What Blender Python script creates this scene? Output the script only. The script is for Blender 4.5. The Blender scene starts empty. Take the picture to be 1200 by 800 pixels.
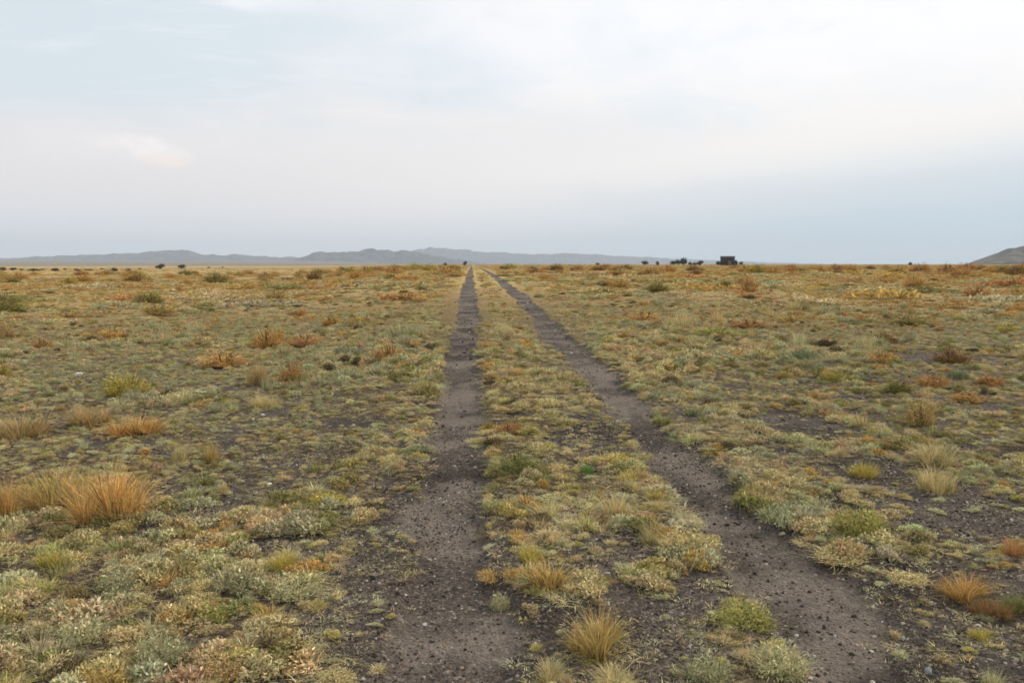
import bpy, math
import numpy as np

rng = np.random.default_rng(11)
scene = bpy.context.scene
COL = scene.collection
PHI = math.atan(47 / 1000.0)          # camera yaw to the right of the track
PITCH = math.atan(90.5 / 1000.0)
H = 1.65

# ------------------------------------------------------------------ helpers
def lin(r, g, b):
    f = lambda c: (c / 255 / 12.92) if c / 255 <= 0.04045 else ((c / 255 + 0.055) / 1.055) ** 2.4
    return (f(r), f(g), f(b))

def hash2(ix, iy, seed):
    n = (ix.astype(np.int64) * 374761393 + iy.astype(np.int64) * 668265263 + seed * 974711) & 0xFFFFFFFF
    n = ((n ^ (n >> 13)) * 1274126177) & 0xFFFFFFFF
    return ((n ^ (n >> 16)) & 0xFFFFFF) / float(0xFFFFFF)

def vnoise(x, y, seed=0):
    x = np.asarray(x, float); y = np.asarray(y, float)
    ix = np.floor(x); iy = np.floor(y); fx = x - ix; fy = y - iy
    fx = fx * fx * (3 - 2 * fx); fy = fy * fy * (3 - 2 * fy)
    a = hash2(ix, iy, seed); b = hash2(ix + 1, iy, seed)
    c = hash2(ix, iy + 1, seed); d = hash2(ix + 1, iy + 1, seed)
    return (a * (1 - fx) + b * fx) * (1 - fy) + (c * (1 - fx) + d * fx) * fy

def fbm(x, y, o=4, seed=0):
    s = 0; a = 0.5; t = 0
    for i in range(o):
        s = s + a * vnoise(x * 2 ** i + 17.3 * i, y * 2 ** i - 9.1 * i, seed + i); t += a; a *= 0.5
    return s / t

def sstep(a, b, x):
    t = np.clip((np.asarray(x, float) - a) / (b - a), 0, 1)
    return t * t * (3 - 2 * t)

def macro(x, y):
    """large shape of the land"""
    x = np.asarray(x, float); y = np.asarray(y, float)
    z = 0.95 * (1 - np.exp(-np.maximum(y - 3, 0) / 28.0))
    az = x / np.maximum(y, 1.0); d = np.hypot(x, y)
    left = sstep(-0.03, -0.22, az) * (y > 0)
    z = z * (1 - 0.62 * left)
    z = z - 2.3 * left * sstep(90, 330, d)
    z = z + 34 * left * sstep(2500, 8500, d)
    z = z + 6 * sstep(4000, 9000, d) * (1 - left)*0
    z = z + 0.22 * sstep(3, 16, np.abs(x - 0.7)) * (fbm(x / 34.0, y / 34.0, 2, 5) - 0.5) * sstep(12, 60, d) * (1-sstep(90,200,d)*0.6)
    return z

TRK = (-0.13, 1.57)
def track_mask(x, y):
    """0 outside, 1 in the wheel ruts"""
    x = np.asarray(x, float); y = np.asarray(y, float)
    out = []
    for k, c in enumerate(TRK):
        cc = c + 0.07 * (fbm(y / 5.0 + 31 * k, y * 0 + k, 2, 40) - 0.5) 
        dd = np.abs(x - cc) + 0.03 * sstep(20, 70, y) + 0.26 * (fbm(x / 0.5, y / 2.1, 3, 61 + k) - 0.5) + 0.30 * (fbm(x / 0.20, y / 0.30, 4, 50 + k) - 0.5)+ 0.12 * (fbm(x / 0.8, y / 1.4, 2, 57 + k) - 0.5)
        out.append(1 - sstep(0.17, 0.31, dd))
    return out

# ------------------------------------------------------------------ camera
cam_d = bpy.data.cameras.new("camera"); cam = bpy.data.objects.new("camera", cam_d); COL.objects.link(cam)
cam.location = (0, 0, H)
cam.rotation_euler = (math.pi / 2 - PITCH, 0, -PHI)
cam_d.sensor_width = 36; cam_d.lens = 30.0; cam_d.clip_start = 0.05; cam_d.clip_end = 60000
scene.camera = cam

def pix(px, py):
    """photo pixel (1200x800) -> point on the land"""
    cx = (px - 600) / 1000.0; cy = (400 - py) / 1000.0
    f = np.array([math.sin(PHI) * math.cos(PITCH), math.cos(PHI) * math.cos(PITCH), -math.sin(PITCH)])
    r = np.array([math.cos(PHI), -math.sin(PHI), 0.0])
    u = np.cross(r, f)
    d = f + cx * r + cy * u
    t = 1.0
    lo, hi = 1.0, 1.0
    while hi < 4000:
        p = d * hi
        if H + p[2] < macro(p[0], p[1]): break
        lo = hi; hi *= 1.03
    for _ in range(30):
        m = 0.5 * (lo + hi); p = d * m
        if H + p[2] < macro(p[0], p[1]): hi = m
        else: lo = m
    p = d * hi
    return p[0], p[1], hi       # x, y, depth along the view axis

def polar(px, depth):
    cx = (px - 600) / 1000.0
    f = np.array([math.sin(PHI), math.cos(PHI)]); r = np.array([math.cos(PHI), -math.sin(PHI)])
    p = depth * (f + cx * r)
    return p[0], p[1]

# ------------------------------------------------------------------ bare patches and litter
ELL = []   # x, y, rx, ry : dark gravel patches on the land
for px, py, rx, ry in [(455, 690, .30, .55), (440, 770, .32, .5), (250, 600, .16, .14), (725, 655, .24, .3), (940, 500, .35, .55),
                       (1050, 560, .4, .45), (1150, 610, .55, .45), (900, 700, .25, .25), (1120, 700, .45, .35), (830, 700, .2, .25),
                       (640, 730, .22, .25), (360, 640, .3, .2), (720, 500, .35, .6), (690, 525, .3, .3), (380, 800, .3, .2),
                       (760, 715, .22, .22), (660, 780, .2, .2), (520, 470, .1, .3), (1040, 690, .30, .35), (1090, 745, .30, .3), (1010, 790, .25, .3), (920, 640, .14, .3), (1180, 690, .4, .2), (460, 620, .12, .6), (490, 720, .15, .5), (1100, 420, .6, .4), (780, 770, .25, .25), (1100, 780, .4, .3), (1000, 700, .3, .2)]:
    x, y, _ = pix(px, py); ELL.append((x, y, rx * 1.2, ry * 1.2))

def bare(x, y):
    """1 where the dark cinder shows, 0 where plants cover"""
    x = np.asarray(x, float); y = np.asarray(y, float)
    d = np.hypot(x, y)
    m = sstep(0.48, 0.66, 0.45 * fbm(x / 0.6, y / 0.75, 5, 70) + 0.55 * fbm(x / 0.20, y / 0.26, 3, 72)) * 0.72
    m = m * (1 - 0.6 * sstep(6, 22, d))
    for ex, ey, rx, ry in ELL:
        q = ((x - ex) / rx) ** 2 + ((y - ey) / ry) ** 2 + 1.1 * (fbm(x / 0.18, y / 0.2, 3, 75) - 0.5)
        m = np.maximum(m, 0.95 * (1 - sstep(0.6, 1.5, q)))
    t = track_mask(x, y)
    m = np.maximum(m, np.maximum(t[0], t[1]))
    # gravel thrown out of the ruts close by
    for c in TRK:
        s = 0.9 * (1 - sstep(0.28, 0.50, np.abs(x - c))) * (1 - sstep(3.5, 6.0, y)) * sstep(0.45, 0.58, fbm(x / 0.25, y / 0.4, 3, 77))
        m = np.maximum(m, s)
    return m

# ------------------------------------------------------------------ materials
def mat(name):
    m = bpy.data.materials.new(name); m.use_nodes = True
    nt = m.node_tree; nt.nodes.clear()
    out = nt.nodes.new("ShaderNodeOutputMaterial"); b = nt.nodes.new("ShaderNodeBsdfPrincipled")
    nt.links.new(b.outputs[0], out.inputs[0])
    b.inputs["Roughness"].default_value = 0.95
    b.inputs["Specular IOR Level"].default_value = 0.15
    return m, nt, b

def N(nt, t, **k):
    n = nt.nodes.new(t)
    for a, v in k.items(): setattr(n, a, v)
    return n

def noise(nt, vec, scale, detail=4, rough=0.6, dist=0.0):
    n = N(nt, "ShaderNodeTexNoise"); n.inputs["Scale"].default_value = scale
    n.inputs["Detail"].default_value = detail; n.inputs["Roughness"].default_value = rough
    n.inputs["Distortion"].default_value = dist
    nt.links.new(vec, n.inputs["Vector"]); return n.outputs["Fac"]

def ramp(nt, fac, stops):
    r = N(nt, "ShaderNodeValToRGB"); cr = r.color_ramp
    while len(cr.elements) > 1: cr.elements.remove(cr.elements[-1])
    for i, (p, c) in enumerate(stops):
        e = cr.elements[0] if i == 0 else cr.elements.new(p)
        e.position = p; e.color = (*c, 1) if len(c) == 3 else c
    nt.links.new(fac, r.inputs[0]); return r.outputs[0]

def mixc(nt, fac, a, b, mode="MIX"):
    m = N(nt, "ShaderNodeMix", data_type="RGBA", blend_type=mode)
    for s, v in ((0, fac), (6, a), (7, b)):
        if isinstance(v, (int, float)): m.inputs[s].default_value = v
        elif isinstance(v, tuple): m.inputs[s].default_value = (*v, 1)
        else: nt.links.new(v, m.inputs[s])
    return m.outputs[2]

def mth(nt, op, a, b=None, c=None, clamp=False):
    m = N(nt, "ShaderNodeMath", operation=op); m.use_clamp = clamp
    for i, v in enumerate((a, b, c)):
        if v is None: continue
        if isinstance(v, (int, float)): m.inputs[i].default_value = v
        else: nt.links.new(v, m.inputs[i])
    return m.outputs[0]

def maprange(nt, v, a, b, c=0.0, d=1.0, smooth=True):
    m = N(nt, "ShaderNodeMapRange"); m.interpolation_type = "SMOOTHSTEP" if smooth else "LINEAR"
    nt.links.new(v, m.inputs[0])
    for i, q in enumerate((a, b, c, d)): m.inputs[i + 1].default_value = q
    return m.outputs[0]

def ground_material():
    m, nt, b = mat("cinder_plain")
    pos = N(nt, "ShaderNodeTexCoord").outputs["Object"]
    att = N(nt, "ShaderNodeAttribute", attribute_name="bare").outputs["Fac"]
    trk = N(nt, "ShaderNodeAttribute", attribute_name="rut").outputs["Fac"]
    # dark volcanic cinder
    n1 = noise(nt, pos, 70, 4, 0.75); n2 = noise(nt, pos, 6, 4, 0.6); n3 = noise(nt, pos, 1.3, 3, 0.5)
    vor = N(nt, "ShaderNodeTexVoronoi"); vor.inputs["Scale"].default_value = 55; nt.links.new(pos, vor.inputs["Vector"])
    cind = ramp(nt, n1, [(0.30, lin(40, 34, 31)), (0.5, lin(86, 76, 67)), (0.66, lin(126, 112, 99)), (0.8, lin(166, 150, 134))])
    cell = N(nt, "ShaderNodeSeparateColor"); nt.links.new(vor.outputs["Color"], cell.inputs[0])
    cind = mixc(nt, 0.45, cind, ramp(nt, cell.outputs[0], [(0.0, lin(42, 36, 34)), (0.6, lin(88, 78, 70)), (0.93, lin(132, 118, 104)), (1.0, lin(190, 178, 160))]))
    fresh = maprange(nt, noise(nt, pos, 0.75, 3, 0.5), 0.46, 0.62, 1.06, 0.52)
    cind = mixc(nt, 1.0, cind, fresh, "MULTIPLY")
    # brown silt where tyres have ground it fine
    silt = ramp(nt, noise(nt, pos, 30, 4, 0.6), [(0.3, lin(110, 98, 87)), (0.7, lin(150, 136, 121))])
    siltm = mth(nt, "MULTIPLY", trk, maprange(nt, n3, 0.40, 0.60, 0.0, 0.8))
    cind = mixc(nt, siltm, cind, silt)
    # litter and low growth
    lit = ramp(nt, noise(nt, pos, 24, 5, 0.7), [(0.32, lin(46, 38, 33)), (0.49, lin(80, 67, 53)), (0.60, lin(130, 113, 84)), (0.72, lin(196, 176, 130))])
    # far plain: mottled gold, rust and grey-green in beds of several sizes
    far = ramp(nt, noise(nt, pos, 0.55, 6, 0.75), [(0.30, lin(78, 64, 48)), (0.42, lin(156, 134, 88)), (0.55, lin(200, 168, 108)), (0.70, lin(202, 158, 98))])
    beds = ramp(nt, noise(nt, pos, 0.045, 4, 0.6, 0.6), [(0.34, lin(178, 164, 110)), (0.5, lin(202, 170, 108)), (0.64, lin(200, 154, 96))])
    far = mixc(nt, 0.5, far, beds)
    cd = N(nt, "ShaderNodeVectorMath", operation="LENGTH"); nt.links.new(pos, cd.inputs[0])
    farm = maprange(nt, cd.outputs["Value"], 7, 45)
    cover = mixc(nt, farm, lit, far)
    bl = mth(nt, "ADD", att, mth(nt, "MULTIPLY", mth(nt, "SUBTRACT", n2, 0.5), 0.9))
    bm = maprange(nt, bl, 0.22, 0.5)
    col = mixc(nt, bm, cover, cind)
    vfar = maprange(nt, cd.outputs["Value"], 700, 2600)
    col = mixc(nt, vfar, col, mixc(nt, noise(nt, pos, 0.0021, 5, 0.6), lin(122, 108, 90), lin(142, 124, 98)))
    nt.links.new(col, b.inputs["Base Color"])
    bump = N(nt, "ShaderNodeBump"); bump.inputs["Strength"].default_value = 0.7; bump.inputs["Distance"].default_value = 0.02
    hh = mth(nt, "ADD", mth(nt, "MULTIPLY", n1, 0.7), mth(nt, "SUBTRACT", 0.6, vor.outputs["Distance"]))
    nt.links.new(hh, bump.inputs["Height"]); nt.links.new(bump.outputs[0], b.inputs["Normal"])
    return m

def plant_material(name, inst):
    m, nt, b = mat(name)
    c = N(nt, "ShaderNodeAttribute", attribute_name="col").outputs["Color"]
    if inst:
        a = N(nt, "ShaderNodeAttribute", attribute_name="tint"); a.attribute_type = "INSTANCER"; t = a.outputs["Color"]
    else:
        t = N(nt, "ShaderNodeObjectInfo").outputs["Color"]
    pos = N(nt, "ShaderNodeTexCoord").outputs["Object"]
    v = ramp(nt, noise(nt, pos, 14, 3, 0.6), [(0.3, (0.78, 0.76, 0.72)), (0.7, (1.15, 1.15, 1.15))])
    k = mixc(nt, 1.0, mixc(nt, 1.0, c, t, "MULTIPLY"), v, "MULTIPLY")
    nt.links.new(k, b.inputs["Base Color"])
    tr = N(nt, "ShaderNodeBsdfTranslucent"); nt.links.new(k, tr.inputs[0])
    mx = N(nt, "ShaderNodeMixShader"); mx.inputs[0].default_value = 0.15
    nt.links.new(b.outputs[0], mx.inputs[1]); nt.links.new(tr.outputs[0], mx.inputs[2])
    nt.links.new(mx.outputs[0], nt.nodes["Material Output"].inputs[0])
    return m

def simple(name, stops, scale, detail=4, rough=0.9, bump=0.0):
    m, nt, b = mat(name)
    pos = N(nt, "ShaderNodeTexCoord").outputs["Object"]
    n = noise(nt, pos, scale, detail, 0.65)
    nt.links.new(ramp(nt, n, stops), b.inputs["Base Color"]); b.inputs["Roughness"].default_value = rough
    if bump:
        bp = N(nt, "ShaderNodeBump"); bp.inputs["Strength"].default_value = 0.6; bp.inputs["Distance"].default_value = bump
        nt.links.new(n, bp.inputs["Height"]); nt.links.new(bp.outputs[0], b.inputs["Normal"])
    return m

M_GROUND = ground_material()
M_INST = plant_material("ground_cover_leaves", True)
M_PLANT = plant_material("plant_leaves", False)
M_BARK = simple("bark", [(0.3, lin(60, 50, 42)), (0.7, lin(110, 96, 82))], 8, bump=0.02)

def pebble_material(name, inst):
    m, nt, b = mat(name)
    if inst:
        a = N(nt, "ShaderNodeAttribute", attribute_name="tint"); a.attribute_type = "INSTANCER"; t = a.outputs["Color"]
    else: t = N(nt, "ShaderNodeObjectInfo").outputs["Color"]
    pos = N(nt, "ShaderNodeTexCoord").outputs["Object"]
    v = ramp(nt, noise(nt, pos, 3, 4, 0.7), [(0.3, (0.65, 0.65, 0.65)), (0.7, (1.25, 1.22, 1.18))])
    nt.links.new(mixc(nt, 1.0, t, v, "MULTIPLY"), b.inputs["Base Color"]); return m
M_PEB = pebble_material("cinder_stone", True)
M_STONE = pebble_material("loose_stone", False)

# ------------------------------------------------------------------ mesh builders
def np_mesh(name, V, F, material=None, col=None, smooth=False, attrs=None):
    me = bpy.data.meshes.new(name)
    V = np.asarray(V, np.float32); F = np.asarray(F, np.int32)
    k = F.shape[1] if len(F) else 4
    me.vertices.add(len(V)); me.vertices.foreach_set("co", V.ravel())
    me.loops.add(F.size); me.loops.foreach_set("vertex_index", F.ravel())
    me.polygons.add(len(F)); me.polygons.foreach_set("loop_start", np.arange(len(F), dtype=np.int32) * k)
    me.polygons.foreach_set("loop_total", np.full(len(F), k, np.int32))
    if smooth: me.polygons.foreach_set("use_smooth", np.ones(len(F), bool))
    if col is not None:
        a = me.attributes.new("col", "FLOAT_COLOR", "POINT")
        a.data.foreach_set("color", np.c_[col, np.ones(len(V))].astype(np.float32).ravel())
    for n_, arr in (attrs or {}).items():
        a = me.attributes.new(n_, "FLOAT", "POINT"); a.data.foreach_set("value", np.asarray(arr, np.float32))
    me.update(calc_edges=True)
    if material: me.materials.append(material)
    return me

def blades(n, base_r, length, lean, width, droop=0.3, seg=3, lvar=0.45, cvar=0.28, hue=0.05, base_pow=0.5, up=1.0):
    """ribbons that fan out of a root: (V, quads, colours)"""
    th = rng.uniform(0, 2 * np.pi, n); rr = base_r * rng.uniform(0, 1, n) ** base_pow
    bx = rr * np.cos(th); by = rr * np.sin(th)
    az = th + rng.normal(0, 0.7, n)
    le = np.clip(np.abs(rng.normal(0, lean, n)) * (0.35 + 0.9 * rr / max(base_r, 1e-6)), 0, 1.5)
    L = length * (1 - lvar * rng.uniform(0, 1, n) ** 1.3)
    dr = droop * rng.uniform(0.3, 1.5, n)
    t = np.linspace(0, 1, seg + 1)[None, :]
    out = np.sin(le)[:, None] * t + dr[:, None] * t ** 2 * 0.5
    zz = np.cos(le)[:, None] * t * up - dr[:, None] * t ** 2 * 0.55
    px = bx[:, None] + np.cos(az)[:, None] * out * L[:, None]
    py = by[:, None] + np.sin(az)[:, None] * out * L[:, None]
    pz = np.maximum(zz * L[:, None], 0.002) - 0.01 * (t == 0)
    sa = az + np.pi / 2 + rng.normal(0, 0.8, n)
    w = width * rng.uniform(0.6, 1.3, n)[:, None] * (1 - 0.88 * t) * 0.5
    sx = np.cos(sa)[:, None] * w; sy = np.sin(sa)[:, None] * w
    V = np.stack([np.stack([px - sx, py - sy, pz], -1), np.stack([px + sx, py + sy, pz], -1)], 2).reshape(-1, 3)
    base = (np.arange(n) * (seg + 1) * 2)[:, None] + (np.arange(seg) * 2)[None, :]
    F = np.stack([base, base + 1, base + 3, base + 2], -1).reshape(-1, 4)
    c = (1 + rng.normal(0, cvar, (n, 1))) * (1 + rng.normal(0, hue, (n, 3)) * np.array([1, .5, 1]))
    c = np.repeat(np.clip(c * mixed(n), 0.15, 1.9), (seg + 1) * 2, axis=0)
    return V, F, c

def leaves(n, r, h, size, shell=0.55, cvar=0.25, hue=0.05, lump=0.25, seed=0, asp=2.2):
    """little leaf faces through a lumpy dome"""
    th = rng.uniform(0, 2 * np.pi, n); cz = rng.uniform(0, 1, n)
    rad = (shell + (1 - shell) * rng.uniform(0, 1, n)) * (1 + lump * (2 * vnoise(th * 1.6 + 9, cz * 3 + seed, seed) - 1))
    s = np.sqrt(1 - cz ** 2 * 0.98)
    C = np.stack([r * rad * s * np.cos(th), r * rad * s * np.sin(th), h * rad * cz + 0.004], -1)
    u = rng.normal(0, 1, (n, 3)); u[:, 2] = np.abs(u[:, 2]) + 0.4 * cz; u += 0.8 * np.c_[np.cos(th), np.sin(th), cz * 0]
    u /= np.linalg.norm(u, axis=1)[:, None]
    v = np.cross(u, rng.normal(0, 1, (n, 3))); v /= np.linalg.norm(v, axis=1)[:, None]
    sz = size * rng.uniform(0.5, 1.3, n)[:, None]
    a = u * sz * asp * 0.5; b = v * sz * 0.5
    V = np.stack([C - a, C + b * .8, C + a, C - b * .8], 1).reshape(-1, 3)
    V[:, 2] = np.maximum(V[:, 2], 0.001)
    F = (np.arange(n) * 4)[:, None] + np.arange(4)[None, :]
    c = (1 + rng.normal(0, cvar, (n, 1))) * (1 + rng.normal(0, hue, (n, 3)) * np.array([1, .5, 1]))
    return V, F, np.repeat(np.clip(c * mixed(n, 0.15), 0.15, 1.9), 4, axis=0)

def merge(*parts):
    V, F, C, o = [], [], [], 0
    for v, f, c in parts:
        V.append(v); F.append(f + o); C.append(c); o += len(v)
    return np.vstack(V), np.vstack(F), np.vstack(C)

def mixed(n, green=0.22, pale=0.16):
    """a share of each plant's own leaves is greener, another share bleached, another dead"""
    u = rng.uniform(0, 1, (n, 1))
    k = np.where(u < green, np.array([0.82, 0.94, 0.80]), np.where(u < green + pale, np.array([1.12, 1.10, 1.12]), np.where(u > 0.93, np.array([0.45, 0.44, 0.48]), np.array([1.0, 1.0, 1.0]))))
    return k

def shift(p, x, y, z=0, s=1.0, tint=(1, 1, 1)):
    v, f, c = p
    return v * s + np.array([x, y, z]), f, c * np.array(tint)

# ------------------------------------------------------------------ ground sheet
def axis(lo, hi, a, b, step, g0):
    """positions: even from a to b, growing outwards to lo and hi"""
    mid = np.arange(a, b + step / 2, step)
    def grow(start, end, sgn):
        out = []; p = start; s = step
        while sgn * (end - p) > 0:
            s = s * (1 + g0); p += sgn * s; out.append(p)
        return out
    up = grow(mid[-1], hi, 1); dn = grow(mid[0], lo, -1)
    return np.array(dn[::-1] + list(mid) + up)

gx = axis(-11000, 11000, -2.2, 3.6, 0.045, 0.034)
gy = axis(-500, 15500, 2.4, 7.0, 0.045, 0.017)
X, Y = np.meshgrid(gx, gy)
x = X.ravel(); y = Y.ravel()
tm = track_mask(x, y); br = bare(x, y)
fade = 1 - sstep(25, 60, np.hypot(x, y))
def height(x, y, tm=None, br=None):
    tm = track_mask(x, y) if tm is None else tm
    br = bare(x, y) if br is None else br
    fd = 1 - sstep(25, 60, np.hypot(x, y))
    z = macro(x, y)
    z = z + fd * (0.030 * (fbm(x / 0.55, y / 0.55, 4, 90) - 0.5) * 2 * (1 - 0.7 * np.maximum(tm[0], tm[1])) + 0.02 * (1 - br))
    z = z - (0.040 - 0.03 * sstep(8, 30, y)) * np.maximum(tm[0], tm[1])
    z = z + fd * 0.010 * (fbm(x / 0.09, y / 0.12, 2, 95) - 0.5)
    return z
z = height(x, y, tm, br)
nx, ny = len(gx), len(gy)
idx = (np.arange(ny - 1)[:, None] * nx + np.arange(nx - 1)[None, :])
F = np.stack([idx, idx + 1, idx + 1 + nx, idx + nx], -1).reshape(-1, 4)
V = np.c_[x, y, z]
rut = np.maximum(tm[0], tm[1])
def face_avg(a): return a[F].mean(1)
sel0 = (face_avg(tm[0]) > 0.45) & (face_avg(y) < 420); sel1 = (face_avg(tm[1]) > 0.45) & (face_avg(y) < 420)
def sub(name, sel, kind):
    f = F[sel]; used, inv = np.unique(f, return_inverse=True)
    me = np_mesh(name, V[used], inv.reshape(-1, 4), M_GROUND, smooth=True, attrs={"bare": br[used], "rut": rut[used]})
    o = bpy.data.objects.new(name, me); COL.objects.link(o); o["kind"] = kind
    return o
g = sub("ground", ~(sel0 | sel1), "structure"); g["label"] = "dry scrub plain of dark cinder and low growth reaching to the hills"
w0 = sub("dirt_track", sel0, "structure"); w0["label"] = "left wheel rut of bare dark gravel and brown silt"
w1 = sub("dirt_track.001", sel1, "structure"); w1["label"] = "right wheel rut of dark gravel running to the skyline"

# ------------------------------------------------------------------ hills
def hills(name, pts, dist, deep, material, label, rough=0.55, seed=0, base=-4.0, nu=420, nv=44):
    px = np.linspace(pts[0][0], pts[-1][0], nu)
    prof = np.interp(px, [p[0] for p in pts], [p[1] for p in pts])
    prof = np.convolve(np.pad(prof, 4, mode="edge"), np.ones(9) / 9, mode="valid")
    hh = (309.5 - prof) * dist / 1000.0
    hh = hh * (1 + 0.30 * (fbm(px / 11.0, px * 0 + seed, 4, seed + 7) - 0.5)) + 0.0012 * dist * (fbm(px / 6.0, px * 0 + 2 * seed, 3, seed + 8) - 0.5)
    v = np.linspace(-1, 1, nv)
    PXm, Vv = np.meshgrid(px, v)
    HH = np.tile(hh, (nv, 1))
    cxm = (PXm - 600) / 1000.0
    dd = dist + Vv * deep + deep * 0.35 * (fbm(PXm / 35.0, Vv * 0 + seed, 3, seed) - 0.5)
    fx, fy = math.sin(PHI), math.cos(PHI)
    XX = dd * (fx + cxm * fy); YY = dd * (fy - cxm * fx)
    sh = np.clip(1 - np.abs(Vv) ** 1.25, 0, 1)
    n = fbm(XX / (deep * 0.30), YY / (deep * 0.30), 5, seed + 3)
    ridged = 1 - np.abs(2 * n - 1)
    ZZ = (HH * sh) * (1 + rough * (ridged - 0.75) * (1 - 0.8 * np.exp(-(Vv / 0.12) ** 2))) + base * (1 - sh) + (sh > 0) * 0.0
    ZZ = np.where(np.abs(Vv) >= 0.999, -8.0, ZZ)
    ix = (np.arange(nv - 1)[:, None] * nu + np.arange(nu - 1)[None, :])
    f = np.stack([ix, ix + 1, ix + 1 + nu, ix + nu], -1).reshape(-1, 4)
    me = np_mesh(name, np.c_[XX.ravel(), YY.ravel(), ZZ.ravel()], f, material, smooth=True)
    o = bpy.data.objects.new(name, me); COL.objects.link(o); o["kind"] = "structure"; o["label"] = label
    return o

M_HILL = simple("hill_scrub", [(0.3, lin(46, 48, 52)), (0.5, lin(72, 71, 70)), (0.68, lin(116, 106, 94))], 0.012, 8, bump=3.0)
M_HILL2 = simple("butte_rock", [(0.3, lin(52, 52, 50)), (0.5, lin(78, 76, 68)), (0.72, lin(120, 110, 92))], 0.03, 8, bump=1.5)
hills("hills", [(-130, 303), (0, 302.5), (40, 301), (80, 299), (130, 298.5), (165, 296), (182, 294), (195, 292.5), (215, 293.5), (238, 297), (262, 299), (280, 298.5), (300, 300), (330, 301), (360, 301), (390, 304), (430, 309)],
      10500, 900, M_HILL, "long low range with a small peak beyond the plain", seed=3)
hills("hills.001", [(335, 307), (355, 302), (368, 296.5), (380, 295), (402, 294.6), (418, 295.5), (424, 294), (436, 291.5), (450, 292.5), (470, 294), (490, 296), (512, 300), (545, 305), (570, 309)],
      8600, 700, M_HILL, "darker flat-topped range left of where the track vanishes", seed=9)
hills("hills.002", [(430, 303), (465, 298), (485, 293.5), (500, 291), (510, 289.5), (522, 290), (540, 293), (560, 295), (600, 296), (640, 297), (690, 298.5), (740, 300.5), (790, 303), (840, 305), (900, 307.5), (960, 309)],
      13800, 1200, M_HILL, "pale blue farthest range behind the end of the track", seed=15)
hills("butte", [(1118, 312), (1130, 309), (1142, 304.5), (1155, 299), (1170, 293.5), (1185, 289.5), (1200, 287), (1225, 284), (1260, 281), (1300, 280), (1360, 283), (1420, 291), (1480, 303), (1500, 310)],
      2300, 230, M_HILL2, "dark round-shouldered butte rising at the right edge of the plain", seed=21, base=0.5, nu=200, nv=40)

# ------------------------------------------------------------------ plant templates
LIB = bpy.data.collections.new("growth_kinds")      # not linked: only sources for the ground cover
def lib(col, name, parts, material):
    me = np_mesh(name, *parts[:2], material, col=parts[2])
    o = bpy.data.objects.new(name, me); col.objects.link(o); return o

names = []
def add_kind(name, parts):
    lib(LIB, name, parts, M_INST); names.append(name)
def sprawl(n, r, size):
    return [(r * math.sqrt(rng.uniform()) * math.cos(a), r * math.sqrt(rng.uniform()) * math.sin(a), size * rng.uniform(0.5, 1.1)) for a in rng.uniform(0, 6.28, n)]
# a: leafy cushions (radius about 0.1)
for i in range(4):
    ps = [shift(leaves(260, 0.050, 0.052, 0.0085, seed=i * 7 + k, cvar=.34), sx, sy, 0, s) for k, (sx, sy, s) in enumerate([(0, 0, 1.2)] + sprawl(5, 0.085, 1.0))]
    ps.append(blades(40, 0.08, 0.07, 0.8, 0.005, 0.5, 2))
    add_kind("a_cushion_%d" % i, merge(*ps))
# b: short bunch grass
for i in range(4):
    ps = [shift(blades(70, 0.028, 0.10, 0.75, 0.005, 0.7, 3), sx, sy, 0, s) for sx, sy, s in [(0, 0, 1.1)] + sprawl(3, 0.075, 0.9)]
    ps.append(leaves(160, 0.08, 0.025, 0.008, seed=i))
    add_kind("b_bunch_%d" % i, merge(*ps))
# c: flattened straw mat
for i in range(3):
    ps = [shift(blades(60, 0.04, 0.10, 1.5, 0.0055, 0.2, 2, up=0.35), sx, sy, 0, s) for sx, sy, s in [(0, 0, 1)] + sprawl(4, 0.10, 1.0)]
    ps.append(blades(130, 0.13, 0.06, 1.5, 0.005, 0.1, 2, up=0.3))
    add_kind("c_mat_%d" % i, merge(*ps))
# f: loose dead straw
for i in range(3):
    add_kind("f_straw_%d" % i, merge(*[shift(blades(14, 0.05, 0.09, 1.5, 0.006, 0.1, 2, up=0.25, cvar=.35), sx, sy, 0, 1.0) for sx, sy, q in sprawl(6, 0.22, 1.0)]))
# d: small upright tuft
for i in range(3):
    add_kind("d_tuft_%d" % i, merge(blades(150, 0.05, 0.20, 0.38, 0.004, 0.35, 3), blades(60, 0.06, 0.10, 0.9, 0.005, 0.6, 2)))
# e: coarse clump for the middle distance (radius about 0.5, fewer, larger faces)
for i in range(4):
    ps = [shift(leaves(95, 0.17, 0.13, 0.038, seed=i * 9 + k, cvar=.25), sx, sy, 0, s) for k, (sx, sy, s) in enumerate(sprawl(9, 0.5, 1.0))]
    ps += [shift(blades(30, 0.10, 0.15, 0.7, 0.012, 0.5, 2), sx, sy, 0, s) for sx, sy, s in sprawl(5, 0.5, 1.0)]
    add_kind("e_clump_%d" % i, merge(*ps))

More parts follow.
